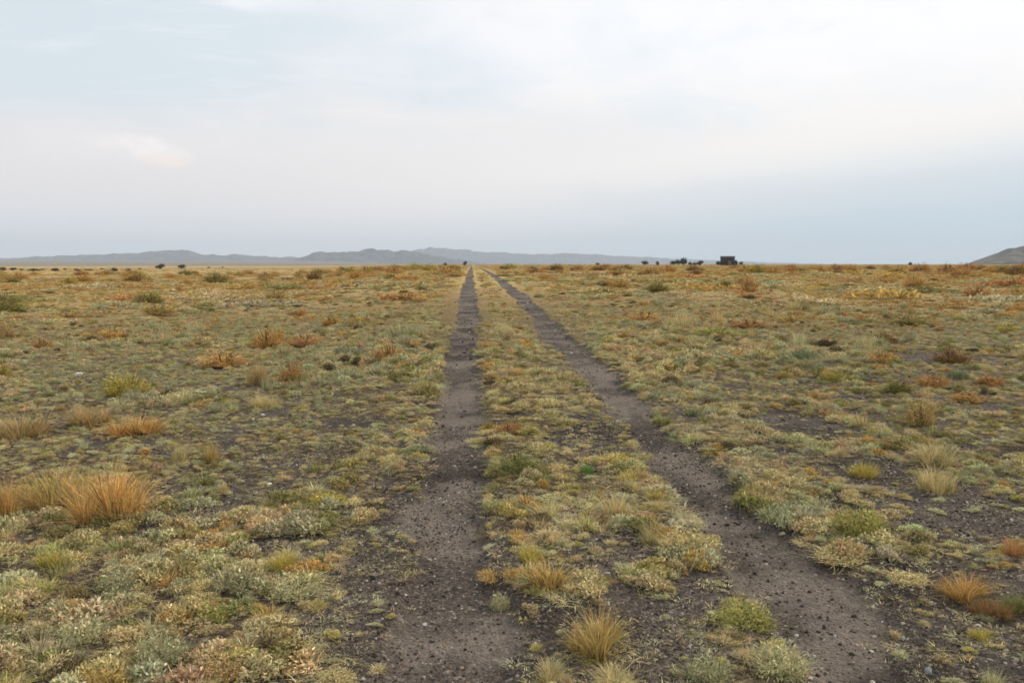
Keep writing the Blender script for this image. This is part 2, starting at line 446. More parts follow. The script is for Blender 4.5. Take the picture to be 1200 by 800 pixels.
GN = bpy.data.node_groups.new("scatter", "GeometryNodeTree")
def make_gn(colname, coll):
    ng = bpy.data.node_groups.new("scatter_" + colname, "GeometryNodeTree")
    ng.interface.new_socket("Geometry", in_out="INPUT", socket_type="NodeSocketGeometry")
    ng.interface.new_socket("Geometry", in_out="OUTPUT", socket_type="NodeSocketGeometry")
    gi = ng.nodes.new("NodeGroupInput"); go = ng.nodes.new("NodeGroupOutput")
    ci = ng.nodes.new("GeometryNodeCollectionInfo"); ci.inputs["Collection"].default_value = coll
    ci.inputs["Separate Children"].default_value = True; ci.inputs["Reset Children"].default_value = True
    ip = ng.nodes.new("GeometryNodeInstanceOnPoints"); ip.inputs["Pick Instance"].default_value = True
    def na(name, t):
        n = ng.nodes.new("GeometryNodeInputNamedAttribute"); n.data_type = t; n.inputs["Name"].default_value = name
        return n.outputs["Attribute"]
    L = ng.links.new
    L(gi.outputs[0], ip.inputs["Points"]); L(ci.outputs[0], ip.inputs["Instance"])
    L(na("idx", "INT"), ip.inputs["Instance Index"])
    er = ng.nodes.new("FunctionNodeEulerToRotation"); L(na("rot", "FLOAT_VECTOR"), er.inputs[0]); L(er.outputs[0], ip.inputs["Rotation"])
    L(na("scl", "FLOAT_VECTOR"), ip.inputs["Scale"])
    L(ip.outputs[0], go.inputs[0])
    return ng
bpy.data.node_groups.remove(GN)

def scatter(name, ng, P, idx, rot, scl, tint, label):
    me = bpy.data.meshes.new(name); me.vertices.add(len(P)); me.vertices.foreach_set("co", np.asarray(P, np.float32).ravel())
    a = me.attributes.new("idx", "INT", "POINT"); a.data.foreach_set("value", np.asarray(idx, np.int32))
    for n_, arr in (("rot", rot), ("scl", scl)):
        a = me.attributes.new(n_, "FLOAT_VECTOR", "POINT"); a.data.foreach_set("vector", np.asarray(arr, np.float32).ravel())
    a = me.attributes.new("tint", "FLOAT_COLOR", "POINT"); a.data.foreach_set("color", np.c_[tint, np.ones(len(P))].astype(np.float32).ravel())
    o = bpy.data.objects.new(name, me); COL.objects.link(o)
    md = o.modifiers.new("growth", "NODES"); md.node_group = ng
    o["kind"] = "stuff"; o["label"] = label
    return o

GNP = make_gn("growth", LIB)
order = sorted(names); KI = {n: i for i, n in enumerate(order)}
kinds = {k: np.array([KI[n] for n in order if n[0] == k]) for k in "abcdef"}

PAL = {k: np.array(lin(*v)) for k, v in dict(
    greygreen=(192, 184, 144), olive=(174, 162, 108), straw=(222, 202, 152), gold=(214, 178, 112), rust=(204, 160, 104),
    pale=(214, 206, 162), tan=(204, 180, 138), dark=(122, 106, 80), yell=(206, 190, 124)).items()}

def sector(r0, r1, n, side=0.80):
    r = np.sqrt(rng.uniform(r0 ** 2, r1 ** 2, n)); a = rng.uniform(-side, side, n) + PHI
    return r * np.sin(a), r * np.cos(a)

def choose(weights, field=None):
    """weights (n,k) -> index; a field makes neighbours of one kind"""
    u = rng.uniform(0, 1, (len(weights), 1))
    if field is not None:
        f = np.argsort(np.argsort(field)) / max(len(field), 1)
        u = np.where(rng.uniform(0, 1, u.shape) < 0.45, np.clip(f[:, None] + rng.normal(0, .05, u.shape), 0, .999), u)
    w = np.cumsum(weights, 1); u = u * w[:, -1:]
    return (u > w).sum(1)

def tints(x, y):
    d = np.hypot(x, y)
    mid = np.exp(-((x - 0.72) / 0.5) ** 2)                  # the strip between the ruts
    verge = np.exp(-((x - 2.2) / 0.9) ** 2) + 0.6 * np.exp(-((x + 0.95) / 0.5) ** 2)
    near = 1 - sstep(6, 22, d); far = sstep(18, 60, d)
    p = fbm(x / 2.2, y / 3.0, 3, 120); q = fbm(x / 9.0, y / 16.0, 3, 130); q2 = fbm(x / 6.0, y / 9.0, 3, 135); r = fbm(x / 1.0, y / 1.0, 2, 140)
    keys = ["greygreen", "olive", "straw", "gold", "rust", "pale", "tan", "dark", "yell"]
    W = np.stack([
        (1.1 + 1.6 * near * (x < -0.8) + 0.4 * near) * (1 - 0.7 * mid) * (0.4 + 1.4 * (p < 0.5)) * (1 - 0.75 * far),
        0.9 + 1.6 * (q2 < 0.42),
        1.5 + 3.2 * mid + 3.0 * verge + 0.9 * far + 0.8 * sstep(.5, .62, p),
        0.35 + 0.5 * mid + far * (2.6 + 4.0 * sstep(0.40, 0.56, q)) + 0.5 * (q > 0.55),
        0.02 + sstep(9, 40, d) * (0.25 + 2.4 * sstep(0.50, 0.60, q2) * (0.5 + 0.9 * (x > 3))),
        0.9 * (1 - 0.7 * far) * (0.5 + verge),
        0.8 + 0.5 * verge,
        0.22 + 0.35 * sstep(15, 60, d) * (q2 > 0.45),
        0.30 + 0.8 * mid + 0.3 * verge], 1)
    t = np.array([PAL[k] for k in keys])[choose(np.clip(W, 0, None), fbm(x / 0.55, y / 0.65, 3, 148))]
    return t * (0.88 + 0.24 * rng.uniform(0, 1, (len(x), 1))) * (1 + rng.normal(0, 0.04, (len(x), 3)))

def grow(name, label, r0, r1, n, smin, smax, kindw, side=0.80, thr=0.55, zmul=1.0):
    x, y = sector(r0, r1, n, side)
    b = bare(x, y)
    dens = 0.22 + 0.78 * sstep(0.36, 0.54, 0.72 * fbm(x / 0.30, y / 0.36, 4, 160) + 0.28 * fbm(x / 2.6, y / 3.4, 3, 165))
    keep = (b + rng.normal(0, 0.10, n) < thr) & (rng.uniform(0, 1, n) < dens)
    mg = 0.26 + 0.18 * sstep(10, 50, y)
    edge = np.minimum(np.abs(x - TRK[0]), np.abs(x - TRK[1]))
    keep &= (y < 8) | (edge > mg)
    x, y = x[keep], y[keep]; n = len(x)
    ks = list(kindw); W = np.tile(np.array([kindw[k] for k in ks], float), (n, 1))
    vg = np.exp(-((x - 0.72) / 0.55) ** 2) + np.exp(-((x - 2.1) / 0.6) ** 2) + np.exp(-((x + 0.8) / 0.45) ** 2)
    if "c" in ks: W[:, ks.index("c")] *= 1 + 1.6 * vg
    if "a" in ks: W[:, ks.index("a")] *= 1 + 0.6 * (x < -1.2)
    kk = choose(W, fbm(x / 0.8, y / 0.9, 3, 158))
    idx = np.zeros(n, int)
    for j, k in enumerate(ks):
        m = kk == j; idx[m] = rng.choice(kinds[k], m.sum())
    drift = sstep(0.35, 0.65, fbm(x / 1.7, y / 2.4, 3, 166))
    s = smin * 0.7 + (smax * (0.65 + 0.7 * drift) - smin * 0.7) * rng.uniform(0, 1, n) ** 2.0
    s = s * np.where(rng.uniform(0, 1, n) < 0.05, 1.35, 1.0)
    scl = np.c_[s * rng.uniform(0.8, 1.25, n), s * rng.uniform(0.8, 1.25, n), s * zmul * rng.uniform(0.7, 1.3, n)]
    rot = np.c_[rng.normal(0, 0.06, n), rng.normal(0, 0.06, n), rng.uniform(0, 6.28, n)]
    edge = np.minimum(np.abs(x - TRK[0]), np.abs(x - TRK[1]))
    scl = scl * (1 - 0.55 * ((edge < 0.6) & (y > 14)))[:, None] if kindw.get("e", 0) < 1 else scl * (1 - 0.55 * (edge < 1.1))[:, None]
    P = np.c_[x, y, height(x, y) - 0.004]
    print(name, n)
    return scatter(name, GNP, P, idx, rot, scl, tints(x, y), label)

grow("ground_cover", "low grey-green cushions, bunch grass and straw mats nearest the viewer", 2.3, 9, 15000, 0.34, 0.90, dict(a=2.8, b=1.7, c=0.9, d=0.07, f=0.5))
grow("ground_cover.001", "low mixed grass and cushion growth of the nearer plain", 9, 24, 52000, 0.45, 1.2, dict(a=1.9, b=1.6, c=0.7, d=0.07))
grow("ground_cover.002", "grass and scrub growth covering the middle distance", 24, 75, 52000, 0.8, 2.1, dict(a=1.6, b=1.2, c=0.5, d=0.04, e=0.12), thr=0.5, zmul=0.62)
grow("ground_cover.003", "scrubby grass growth of the far plain up to the skyline", 75, 260, 52000, 0.5, 1.35, dict(e=1.0), thr=0.6, zmul=0.55)
grow("ground_cover.004", "thin scrub far out on the plain", 260, 900, 36000, 1.4, 3.4, dict(e=1.0), thr=0.7, zmul=0.3)

# ------------------------------------------------------------------ gravel
PL = bpy.data.collections.new("stone_kinds")
def rock(seed, sub=1):
    import bmesh
    bm = bmesh.new(); bmesh.ops.create_icosphere(bm, subdivisions=sub, radius=0.5)
    r = np.random.default_rng(seed); sc_ = r.uniform(0.65, 1.2, 3)
    for v in bm.verts:
        k = 1 + 0.28 * (r.uniform() - 0.5) * 2
        v.co.x *= sc_[0] * k; v.co.y *= sc_[1] * k; v.co.z *= sc_[2] * k * 0.75
    me = bpy.data.meshes.new("stone"); bm.to_mesh(me); bm.free(); return me
for i in range(6):
    me = rock(i); me.materials.append(M_PEB)
    o = bpy.data.objects.new("s_%d" % i, me); PL.objects.link(o)
GNS = make_gn("gravel", PL)
# bits of dead straw blown onto the bare ground
lx, ly = sector(2.3, 18, 42000)
lk = (rng.uniform(0, 1, len(lx)) < 0.15 + 0.4 * (np.minimum(np.abs(lx - TRK[0]), np.abs(lx - TRK[1])) < 0.75) + 0.85 * sstep(0.4, 0.6, fbm(lx / 0.4, ly / 0.5, 3, 210))) & (np.maximum(*track_mask(lx, ly)) < 0.35)
lx, ly = lx[lk], ly[lk]; ln = len(lx); ls = rng.uniform(0.15, 0.6, ln) ** 1.0
scatter("straw_litter", GNP, np.c_[lx, ly, height(lx, ly) + 0.002], rng.choice(np.r_[kinds["f"], kinds["f"], kinds["a"][:1], kinds["b"][:1]], ln), np.c_[rng.normal(0, .1, (ln, 2)), rng.uniform(0, 6.28, ln)],
        np.c_[ls, ls, ls * 0.7], np.array([PAL[k] for k in ("straw", "pale", "tan", "yell")])[rng.integers(0, 4, ln)] * rng.uniform(.8, 1.15, (ln, 1)), "bits of dead straw and tiny dry growth on the bare cinder")
def gravel(name, label, n, r0, r1, smin, smax, keepf):
    x, y = sector(r0, r1, n)
    b = bare(x, y); t = track_mask(x, y); t = np.maximum(t[0], t[1])
    silt = t * sstep(0.4, 0.6, fbm(x / 0.5, y / 1.3, 3, 200))
    keep = rng.uniform(0, 1, n) < np.clip(b * 1.3 + 0.04, 0, 1) * (1 - 0.45 * silt) * keepf
    x, y = x[keep], y[keep]; n = len(x)
    s = smin + (smax - smin) * rng.uniform(0, 1, n) ** 5 * rng.uniform(0.6, 1.5, n)
    u = rng.uniform(0, 1, (n, 1))
    t3 = np.where(u < 0.42, np.array(lin(72, 64, 58)), np.where(u < 0.74, np.array(lin(96, 84, 75)), np.where(u < 0.93, np.array(lin(152, 132, 112)), np.array(lin(196, 188, 174)))))
    t3 = t3 * rng.uniform(0.75, 1.25, (n, 1))
    print(name, n)
    return scatter(name, GNS, np.c_[x, y, height(x, y) + s * rng.uniform(-0.22, 0.15, n)], rng.integers(0, 6, n), rng.uniform(0, 6.28, (n, 3)) * np.array([.3, .3, 1]),
                   np.c_[s * rng.uniform(.8, 1.3, n), s * rng.uniform(.8, 1.3, n), s], t3, label)
gravel("gravel", "loose dark cinder stones in the ruts and bare patches", 170000, 2.3, 8, 0.006, 0.022, 1.0)
gravel("gravel.001", "dark cinder stones scattered farther along the ruts", 70000, 8, 26, 0.012, 0.045, 0.8)

# ------------------------------------------------------------------ plants one can single out
# one of each kind (meshes about 1 m wide and 1 m tall, fitted to each plant's real size)
def big_tuft(seed):
    ps = [shift(blades(170, 0.12, 0.95, 0.34, 0.013, 0.36, 4, lvar=0.7, cvar=.36, hue=.16), sx, sy, 0, s) for sx, sy, s in [(0, 0, 1.0)] + [(0.27 * math.cos(a), 0.27 * math.sin(a), rng.uniform(.6, .95)) for a in rng.uniform(0, 6.28, 5)]]
    ps.append(blades(300, 0.34, 0.45, 0.9, 0.015, 0.5, 3, cvar=.36, hue=.14))
    return merge(*ps)
def shrub_foliage(seed, n=1500):
    ps = []
    ps = [shift(leaves(n // 4, 0.24, 0.50 * rng.uniform(.6, 1.15), 0.026, seed=seed * 10 + k, lump=0.5, shell=0.15, asp=3.4), sx, sy, rng.uniform(0.0, 0.2), s, tint=(rng.uniform(.88, 1.08),) * 2 + (rng.uniform(.85, 1.1),))
          for k, (sx, sy, s) in enumerate([(0, 0, 1.3)] + [(q * math.cos(a), q * math.sin(a), rng.uniform(.45, 1.05)) for a, q in zip(np.linspace(0, 5.6, 7) + rng.uniform(0, 1), rng.uniform(.2, .38, 7))])]
    ps.append(blades(300, 0.34, 0.72, 0.60, 0.012, 0.25, 3, lvar=0.75))
    return merge(*ps)
def shrub_stems(seed):
    return blades(46, 0.10, 0.75, 0.7, 0.035, 0.05, 3, cvar=.15)
def mat_plant(seed):
    ps = [shift(leaves(230, 0.22, 0.42, 0.034, seed=seed * 5 + k, lump=.35, shell=.4), sx, sy, 0, s) for k, (sx, sy, s) in enumerate([(0, 0, 1.3)] + [(0.30 * math.cos(a), 0.30 * math.sin(a), rng.uniform(.7, 1.05)) for a in np.linspace(0, 5.7, 8) + rng.uniform(0, 1)])]
    ps.append(blades(260, 0.36, 0.5, 0.6, 0.014, 0.5, 2))
    return merge(*ps)
TUFT = [np_mesh("grass_tuft", *p[:2], M_PLANT, col=p[2]) for p in (big_tuft(i) for i in range(4))]
FOL = [np_mesh("foliage", *p[:2], M_PLANT, col=p[2]) for p in (shrub_foliage(i) for i in range(4))]
STEM = [np_mesh("stems", *p[:2], M_PLANT, col=p[2]) for p in (shrub_stems(i) for i in range(2))]
CUSH = [np_mesh("cushion_plant", *p[:2], M_PLANT, col=p[2]) for p in (mat_plant(i) for i in range(4))]
TINT = dict(gold=(212, 182, 118), orange=(222, 178, 112), rust=(206, 160, 108), olive=(162, 150, 90), yellow=(204, 184, 100), straw=(224, 204, 150),
            green=(156, 154, 96), bright=(120, 152, 80), grey=(186, 180, 138), teal=(140, 148, 112), brown=(166, 130, 86), dark=(92, 80, 62), tan=(204, 174, 124), pale=(210, 200, 154), ygreen=(182, 174, 104), pink=(212, 164, 112))
cnt = [0]
def place(name, kind, px, py, wpx, hpx, tint, label, cat, group=None, xy=None, size=None):
    i = cnt[0]; cnt[0] += 1
    if xy is None:
        x, y, dep = pix(px, py)
        w = wpx * dep / 1000.0; h = hpx * dep / 1000.0
        # the pixel is the front of the foot: the plant's centre lies behind it, and the slanting view shows its depth too
        L = math.hypot(x, y); x += x / L * w * 0.3; y += y / L * w * 0.3
        h = max(h - 0.15 * w * (H / L), 0.5 * h); w *= 1.12
    else:
        (x, y), (w, h) = xy, size
    z = float(height(np.array([x]), np.array([y]))[0]) - 0.01
    rz = float(rng.uniform(0, 6.28)); c = (*(np.array(lin(*TINT[tint])) * rng.uniform(0.92, 1.08)), 1)
    if kind == "shrub":
        r = bpy.data.objects.new(name, None); r.empty_display_size = 0.1
        for nm, lst, cc in (("foliage", FOL, c), ("stems", STEM, (*lin(96, 80, 64), 1))):
            ch = bpy.data.objects.new(nm, lst[i % len(lst)]); COL.objects.link(ch); ch.parent = r; ch.color = cc
        fac = (w / 0.95, w / 0.95, h / 0.85)
    elif kind == "tuft":
        r = bpy.data.objects.new(name, TUFT[i % 4]); r.color = c; fac = (w / 0.95, w / 0.95, h / 0.85)
    else:
        r = bpy.data.objects.new(name, CUSH[i % 4]); r.color = c; fac = (w / 0.98, w / 0.98, h / 0.55)
    COL.objects.link(r)
    r.location = (x, y, z); r.rotation_euler = (0, 0, rz); r.scale = fac
    r["label"] = label; r["category"] = cat
    if group: r["group"] = group
    return r

GT, DS, CP = "grass_tuft", "dry_shrub", "cushion_plant"
G1, G2, G3 = "golden grass tufts on the plain", "dry shrubs on the plain", "low cushion plants"
L = [
 (GT, "tuft", 132, 615, 92, 78, "orange", "largest orange-gold grass tuft, tall and dense, front of the pair near the left"),
 (GT, "tuft", 72, 598, 82, 66, "gold", "wide olive-gold grass tuft just left of the largest orange one"),
 (GT, "tuft", 6, 612, 36, 66, "orange", "orange grass tuft cut by the left border below the biggest pair"),
 (GT, "tuft", 700, 772, 72, 64, "gold", "golden grass tuft standing on dark gravel between the ruts, nearest the viewer"),
 (GT, "tuft", 1097, 580, 42, 42, "straw", "front one of two straw-pale tufts beside the dark cinder patch on the right"),
 (GT, "tuft", 1096, 548, 46, 36, "straw", "rear one of two straw-pale tufts beside the dark cinder patch on the right"),
 (DS, "shrub", 1078, 500, 36, 38, "gold", "round orange-gold shrub directly behind the two straw-pale tufts"),
 (GT, "tuft", 160, 513, 60, 28, "orange", "low wide orange tuft above the biggest golden pair"),
 (GT, "tuft", 104, 502, 52, 30, "tan", "tan grass tuft joined to the left side of the low wide orange one"),
 (GT, "tuft", 26, 516, 64, 38, "tan", "broad brownish tuft near the left border behind the biggest pair"),
 (DS, "shrub", 150, 464, 52, 34, "yellow", "yellow-olive round shrub alone on the grey-green left plain"),
 (DS, "shrub", 264, 431, 54, 26, "orange", "flat orange shrub with a dark underside, left of a thin straw tuft"),
 (GT, "tuft", 302, 453, 26, 38, "tan", "thin tan tuft between two orange shrubs"),
 (DS, "shrub", 341, 451, 30, 34, "pink", "pinkish tan shrub, nearest of the orange cluster"),
 (DS, "shrub", 315, 409, 40, 34, "orange", "brown-orange shrub with the darkest base in the left cluster"),
 (DS, "shrub", 357, 409, 42, 22, "pink", "salmon shrub right beside the brown-orange one with the dark base"),
 (DS, "shrub", 350, 373, 26, 16, "rust", "small rust shrub behind the orange cluster"),
 (DS, "shrub", 390, 383, 26, 15, "orange", "left one of two joined orange shrubs behind the cluster"),
 (DS, "shrub", 426, 382, 34, 16, "gold", "right one of two joined orange shrubs behind the cluster"),
 (DS, "shrub", 458, 424, 38, 24, "orange", "orange shrub with a shaded foot standing alone left of the left rut"),
 (DS, "shrub", 132, 400, 36, 21, "orange", "orange shrub in front of a pale green patch, far left plain"),
 (DS, "shrub", 51, 409, 22, 16, "rust", "small red-brown shrub near the left border"),
 (DS, "shrub", 4, 398, 26, 26, "tan", "tan shrub at the left border beside the small red-brown one"),
 (DS, "shrub", 4, 444, 20, 22, "yellow", "yellow shrub cut by the left border"),
 (GT, "tuft", 308, 480, 34, 24, "straw", "pale straw tuft in front of the pinkish tan shrub"),
 (GT, "tuft", 210, 543, 16, 32, "straw", "narrow pale tuft right of the biggest golden pair"),
 (GT, "tuft", 248, 542, 19, 30, "gold", "narrow golden tuft two steps right of the biggest pair"),
 (GT, "tuft", 62, 672, 34, 30, "yellow", "small yellow tuft among grey cushions below the biggest pair"),
 (GT, "tuft", 330, 676, 34, 26, "yellow", "yellow-olive tuft on the dark soil left of the left rut"),
 (CP, "cushion", 385, 594, 44, 14, "yellow", "low yellow mat beside the left rut"),
 (DS, "shrub", 597, 512, 32, 22, "rust", "small rust shrub between the ruts"),
 (DS, "shrub", 606, 558, 44, 34, "green", "olive-green bush right in front of the small rust shrub between the ruts"),
 ("leafy_plant", "cushion", 688, 556, 14, 15, "bright", "tiny bright green plant between the ruts"),
 (CP, "cushion", 720, 548, 44, 16, "yellow", "yellowish mat right of the tiny bright green plant"),
 (DS, "shrub", 1192, 367, 26, 14, "orange", "orange shrub over black shade at the right border of the plain"),
 (DS, "shrub", 1063, 382, 44, 14, "olive", "long flat olive shrub with a dark shaded foot on the right plain"),
 (DS, "shrub", 1180, 390, 24, 15, "yellow", "yellow-green shrub in front of the orange one at the right border"),
 (DS, "shrub", 880, 386, 50, 15, "rust", "wide rust shrub, darkest underneath, left part of the right plain"),
 (DS, "shrub", 926, 379, 34, 13, "gold", "golden brown shrub right beside the wide rust one"),
 (DS, "shrub", 756, 378, 42, 18, "orange", "rusty orange shrub beyond the verge of the right rut"),
 (DS, "shrub", 838, 396, 54, 16, "ygreen", "broad yellow-green low shrub in front of the wide rust one"),
 (DS, "shrub", 1034, 428, 38, 22, "orange", "brightest orange shrub of the right plain"),
 (DS, "shrub", 1036, 404, 34, 18, "brown", "brown shrub behind the brightest orange one on the right plain"),
 (DS, "shrub", 1116, 428, 42, 26, "brown", "tall brownish shrub with black shade at its left foot"),
 (DS, "shrub", 1092, 455, 38, 24, "rust", "rust shrub just above the round orange-gold one"),
 (DS, "shrub", 1054, 464, 30, 22, "olive", "olive shrub left of the rust one above the round orange-gold shrub"),
 (DS, "shrub", 1160, 454, 34, 18, "rust", "dark rust shrub near the right border"),
 (DS, "shrub", 1132, 472, 38, 18, "orange", "flat orange-brown shrub in front of the dark rust one near the right border"),
 (DS, "shrub", 920, 444, 24, 16, "gold", "small gold shrub in the pale middle of the right plain"),
 (CP, "cushion", 942, 424, 32, 18, "teal", "bluish green cushion on the right plain"),
 (DS, "shrub", 980, 448, 32, 18, "yellow", "yellowish shrub left of the little deep green plant"),
 ("leafy_plant", "cushion", 1008, 447, 15, 9, "teal", "little deep green plant on the right plain"),
 ("leafy_plant", "cushion", 1122, 446, 24, 14, "teal", "bluish green plant at the foot of the tall brownish shrub"),
 (DS, "shrub", 964, 372, 20, 9, "dark", "left and larger of two dark low shrubs on the right plain"),
 (DS, "shrub", 985, 371, 11, 7, "dark", "right and smaller of two dark low shrubs on the right plain"),
 (GT, "tuft", 1130, 702, 56, 34, "orange", "sprawling orange-brown tuft on dark gravel, right foreground"),
 (GT, "tuft", 1160, 722, 44, 30, "brown", "brown lower end of the sprawling tuft in the right foreground"),
 (GT, "tuft", 1190, 716, 34, 28, "green", "yellow-green tuft at the right border beside the sprawling orange one"),
 (GT, "tuft", 1148, 748, 24, 18, "yellow", "small yellow tuft below the sprawling orange-brown one"),
 (GT, "tuft", 1188, 652, 34, 26, "rust", "red-brown tuft at the right border in the foreground"),
 (CP, "cushion", 872, 738, 72, 34, "ygreen", "yellow-green mat on the dark gravel left of the right rut, bottom"),
 (CP, "cushion", 912, 798, 68, 46, "pale", "large pale cushion at the lower edge left of the right rut"),
 (CP, "cushion", 830, 806, 58, 44, "grey", "grey-green cushion at the lower edge next to the large pale one"),
 (CP, "cushion", 1004, 632, 62, 44, "ygreen", "tall olive cushion on the right bank of the right rut"),
 (CP, "cushion", 985, 662, 62, 16, "straw", "straw-coloured mat at the foot of the tall olive cushion"),
 (GT, "tuft", 1012, 560, 32, 26, "yellow", "yellow tuft at the left edge of the dark cinder patch"),
 (GT, "tuft", 1080, 640, 26, 24, "green", "dark green grass tuft on black soil in the right foreground"),
 (GT, "tuft", 1165, 806, 26, 36, "pale", "pale tuft on gravel at the bottom right"),
 (CP, "cushion", 1062, 686, 46, 16, "straw", "flat straw mat on gravel right of the right rut"),
 (CP, "cushion", 342, 706, 62, 32, "pale", "large pale mat on dark soil left of the left rut"),
 (CP, "cushion", 245, 735, 46, 30, "ygreen", "yellow-green cushion left of the large pale mat"),
 (CP, "cushion", 190, 790, 60, 44, "grey", "biggest grey-green cushion at the bottom left"),
 (CP, "cushion", 395, 800, 50, 26, "straw", "straw mat at the lower edge beside the left rut"),
 (CP, "cushion", 100, 760, 52, 34, "pale", "pale green cushion left of the biggest grey-green one"),
 (CP, "cushion", 260, 800, 52, 30, "tan", "tan mat at the lower edge right of the biggest grey-green cushion"),
 (GT, "tuft", 645, 800, 40, 30, "straw", "straw tuft at the lower edge on the left rut's right shoulder"),
 (GT, "tuft", 720, 806, 50, 26, "straw", "straw tuft below the golden tuft between the ruts"),
 (CP, "cushion", 587, 706, 26, 26, "pale", "small pale cushion on the right shoulder of the left rut"),
 (GT, "tuft", 765, 640, 30, 30, "straw", "pale straw tuft beside a dark bare patch between the ruts"),
 (GT, "tuft", 622, 666, 34, 26, "yellow", "yellow tuft left of the dark bare patch between the ruts"),
 (CP, "cushion", 800, 655, 60, 38, "straw", "straw mat on the left bank of the right rut"),
 (CP, "cushion", 140, 700, 52, 30, "grey", "grey-green cushion between the yellow tuft and the pale one"),
]
for nm, kd, px, py, w, h, tn, lb in L:
    cat = {"grass_tuft": "grass tuft", "dry_shrub": "shrub", "cushion_plant": "cushion plant", "leafy_plant": "plant"}[nm]
    place(nm, kd, px, py, w, h, tn, lb, cat, {GT: G1, DS: G2, CP: G3}.get(nm))

# scattered shrubs of the middle distance, built one by one
n_mid = 0; tries = 0
taken = []
while n_mid < 205 and tries < 9000:
    tries += 1
    r = math.sqrt(rng.uniform(20 ** 2, 135 ** 2)); a = rng.uniform(-0.60, 0.60) + PHI
    x, y = r * math.sin(a), r * math.cos(a)
    if -1.3 < x < 3.2: continue
    q = float(fbm(np.array([x / 14.0]), np.array([y / 26.0]), 3, 300)[0])
    if rng.uniform() > 0.15 + 1.6 * max(q - 0.42, 0) * 3: continue
    if any((x - u) ** 2 + (y - v) ** 2 < 1.3 for u, v in taken): continue
    taken.append((x, y))
    w = rng.uniform(0.6, 1.3) * (0.85 + r / 120); h = w * rng.uniform(0.4, 0.58)
    right = x > 1
    c = rng.choice(["orange", "rust", "brown", "gold", "olive", "yellow"], p=[.22, .24, .18, .14, .13, .09] if right else [.24, .10, .06, .28, .17, .15])
    fam = {"orange": "rust", "rust": "rust", "brown": "rust", "gold": "gold", "yellow": "gold", "olive": "olive"}[c]
    side = "right" if right else "left"
    words = {"rust": "rusty brown", "gold": "golden", "olive": "olive"}[fam]
    near = r < 60
    where = "between the single shrubs and the skyline" if not near else "scattered among the nearer single shrubs"
    place(DS, "shrub", 0, 0, 0, 0, c, "small %s shrub on the %s plain, %s" % (words, side, where), "shrub",
          "%s shrubs %s of the track, %s" % (words, side, "nearer" if near else "farther"), xy=(x, y), size=(w, h))
    n_mid += 1

# ------------------------------------------------------------------ stones one can single out
def stone(px, py, wpx, col, label):
    x, y, dep = pix(px, py); w = wpx * dep / 1000
    me = rock(int(px), 2); me.materials.append(M_STONE); me.name = "stone"
    o = bpy.data.objects.new("stone", me); COL.objects.link(o)
    o.location = (x, y, float(height(np.array([x]), np.array([y]))[0]) + w * 0.15); o.scale = (w, w * .8, w * .7)
    o.rotation_euler = (0, 0, px); o.color = (*lin(*col), 1); o["label"] = label; o["category"] = "stone"; o["group"] = "single stones lying on the gravel"
stone(1022, 752, 6, (225, 218, 205), "small whitest stone in the right rut near the bottom")
stone(606, 668, 12, (84, 86, 96), "bluish dark stone on the right shoulder of the left rut")
stone(933, 512, 12, (104, 104, 130), "bluish grey stone in the dark cinder patch on the right")
stone(92, 441, 9, (220, 214, 210), "pale stone glinting in front of the yellow-olive shrub")
stone(498, 722, 7, (190, 178, 160), "light tan stone on gravel at the left rut's bottom")
stone(1088, 784, 14, (150, 150, 150), "flat grey stone in the right rut at the bottom")
stone(315, 572, 6, (225, 220, 212), "white stone on dark soil left of the left rut")

# ------------------------------------------------------------------ far trees and dark bushes
def tree_crown(seed, r, h, z0, n=520):
    ps = []
    for k in range(22):
        a = rng.uniform(0, 6.28); rr = r * 0.62 * math.sqrt(rng.uniform()); zz = z0 + h * rng.uniform(0.0, 0.62) * (1 - 0.4 * rr / r)
        ps.append(shift(leaves(n // 9, r * rng.uniform(.22, .5), h * rng.uniform(.2, .42), 0.15, seed=seed * 13 + k, lump=.4, shell=.3), rr * math.cos(a), rr * math.sin(a), zz))
    return merge(*ps)
def tube(pts, rad, sides=6):
    V, F = [], []
    for (p, r_) in zip(pts, rad):
        for k in range(sides):
            t = 2 * math.pi * k / sides; V.append((p[0] + r_ * math.cos(t), p[1] + r_ * math.sin(t), p[2]))
    for i in range(len(pts) - 1):
        for k in range(sides):
            a = i * sides + k; b = i * sides + (k + 1) % sides; F.append((a, b, b + sides, a + sides))
    return np.array(V, float), np.array(F)
def trunk_mesh(h):
    ps = []
    v, f = tube([(0, 0, -.15), (0.04, 0, h * .35), (0.02, .05, h * .7), (0, 0, h)], [.24, .17, .12, .05]); ps.append((v, f, np.ones((len(v), 3))))
    for a in rng.uniform(0, 6.28, 4):
        v, f = tube([(0.02, 0, h * .3), (.45 * math.cos(a), .45 * math.sin(a), h * .6), (.9 * math.cos(a), .9 * math.sin(a), h * .95)], [.10, .07, .03]); ps.append((v, f, np.ones((len(v), 3))))
    return merge(*ps)
CROWN = [np_mesh("crown", *p[:2], M_PLANT, col=p[2]) for p in (tree_crown(i, 1.6, 2.4, 0.12) for i in range(4))]
TRUNK = [np_mesh("trunk", *p[:2], M_BARK, col=p[2]) for p in (trunk_mesh(2.2) for i in range(2))]
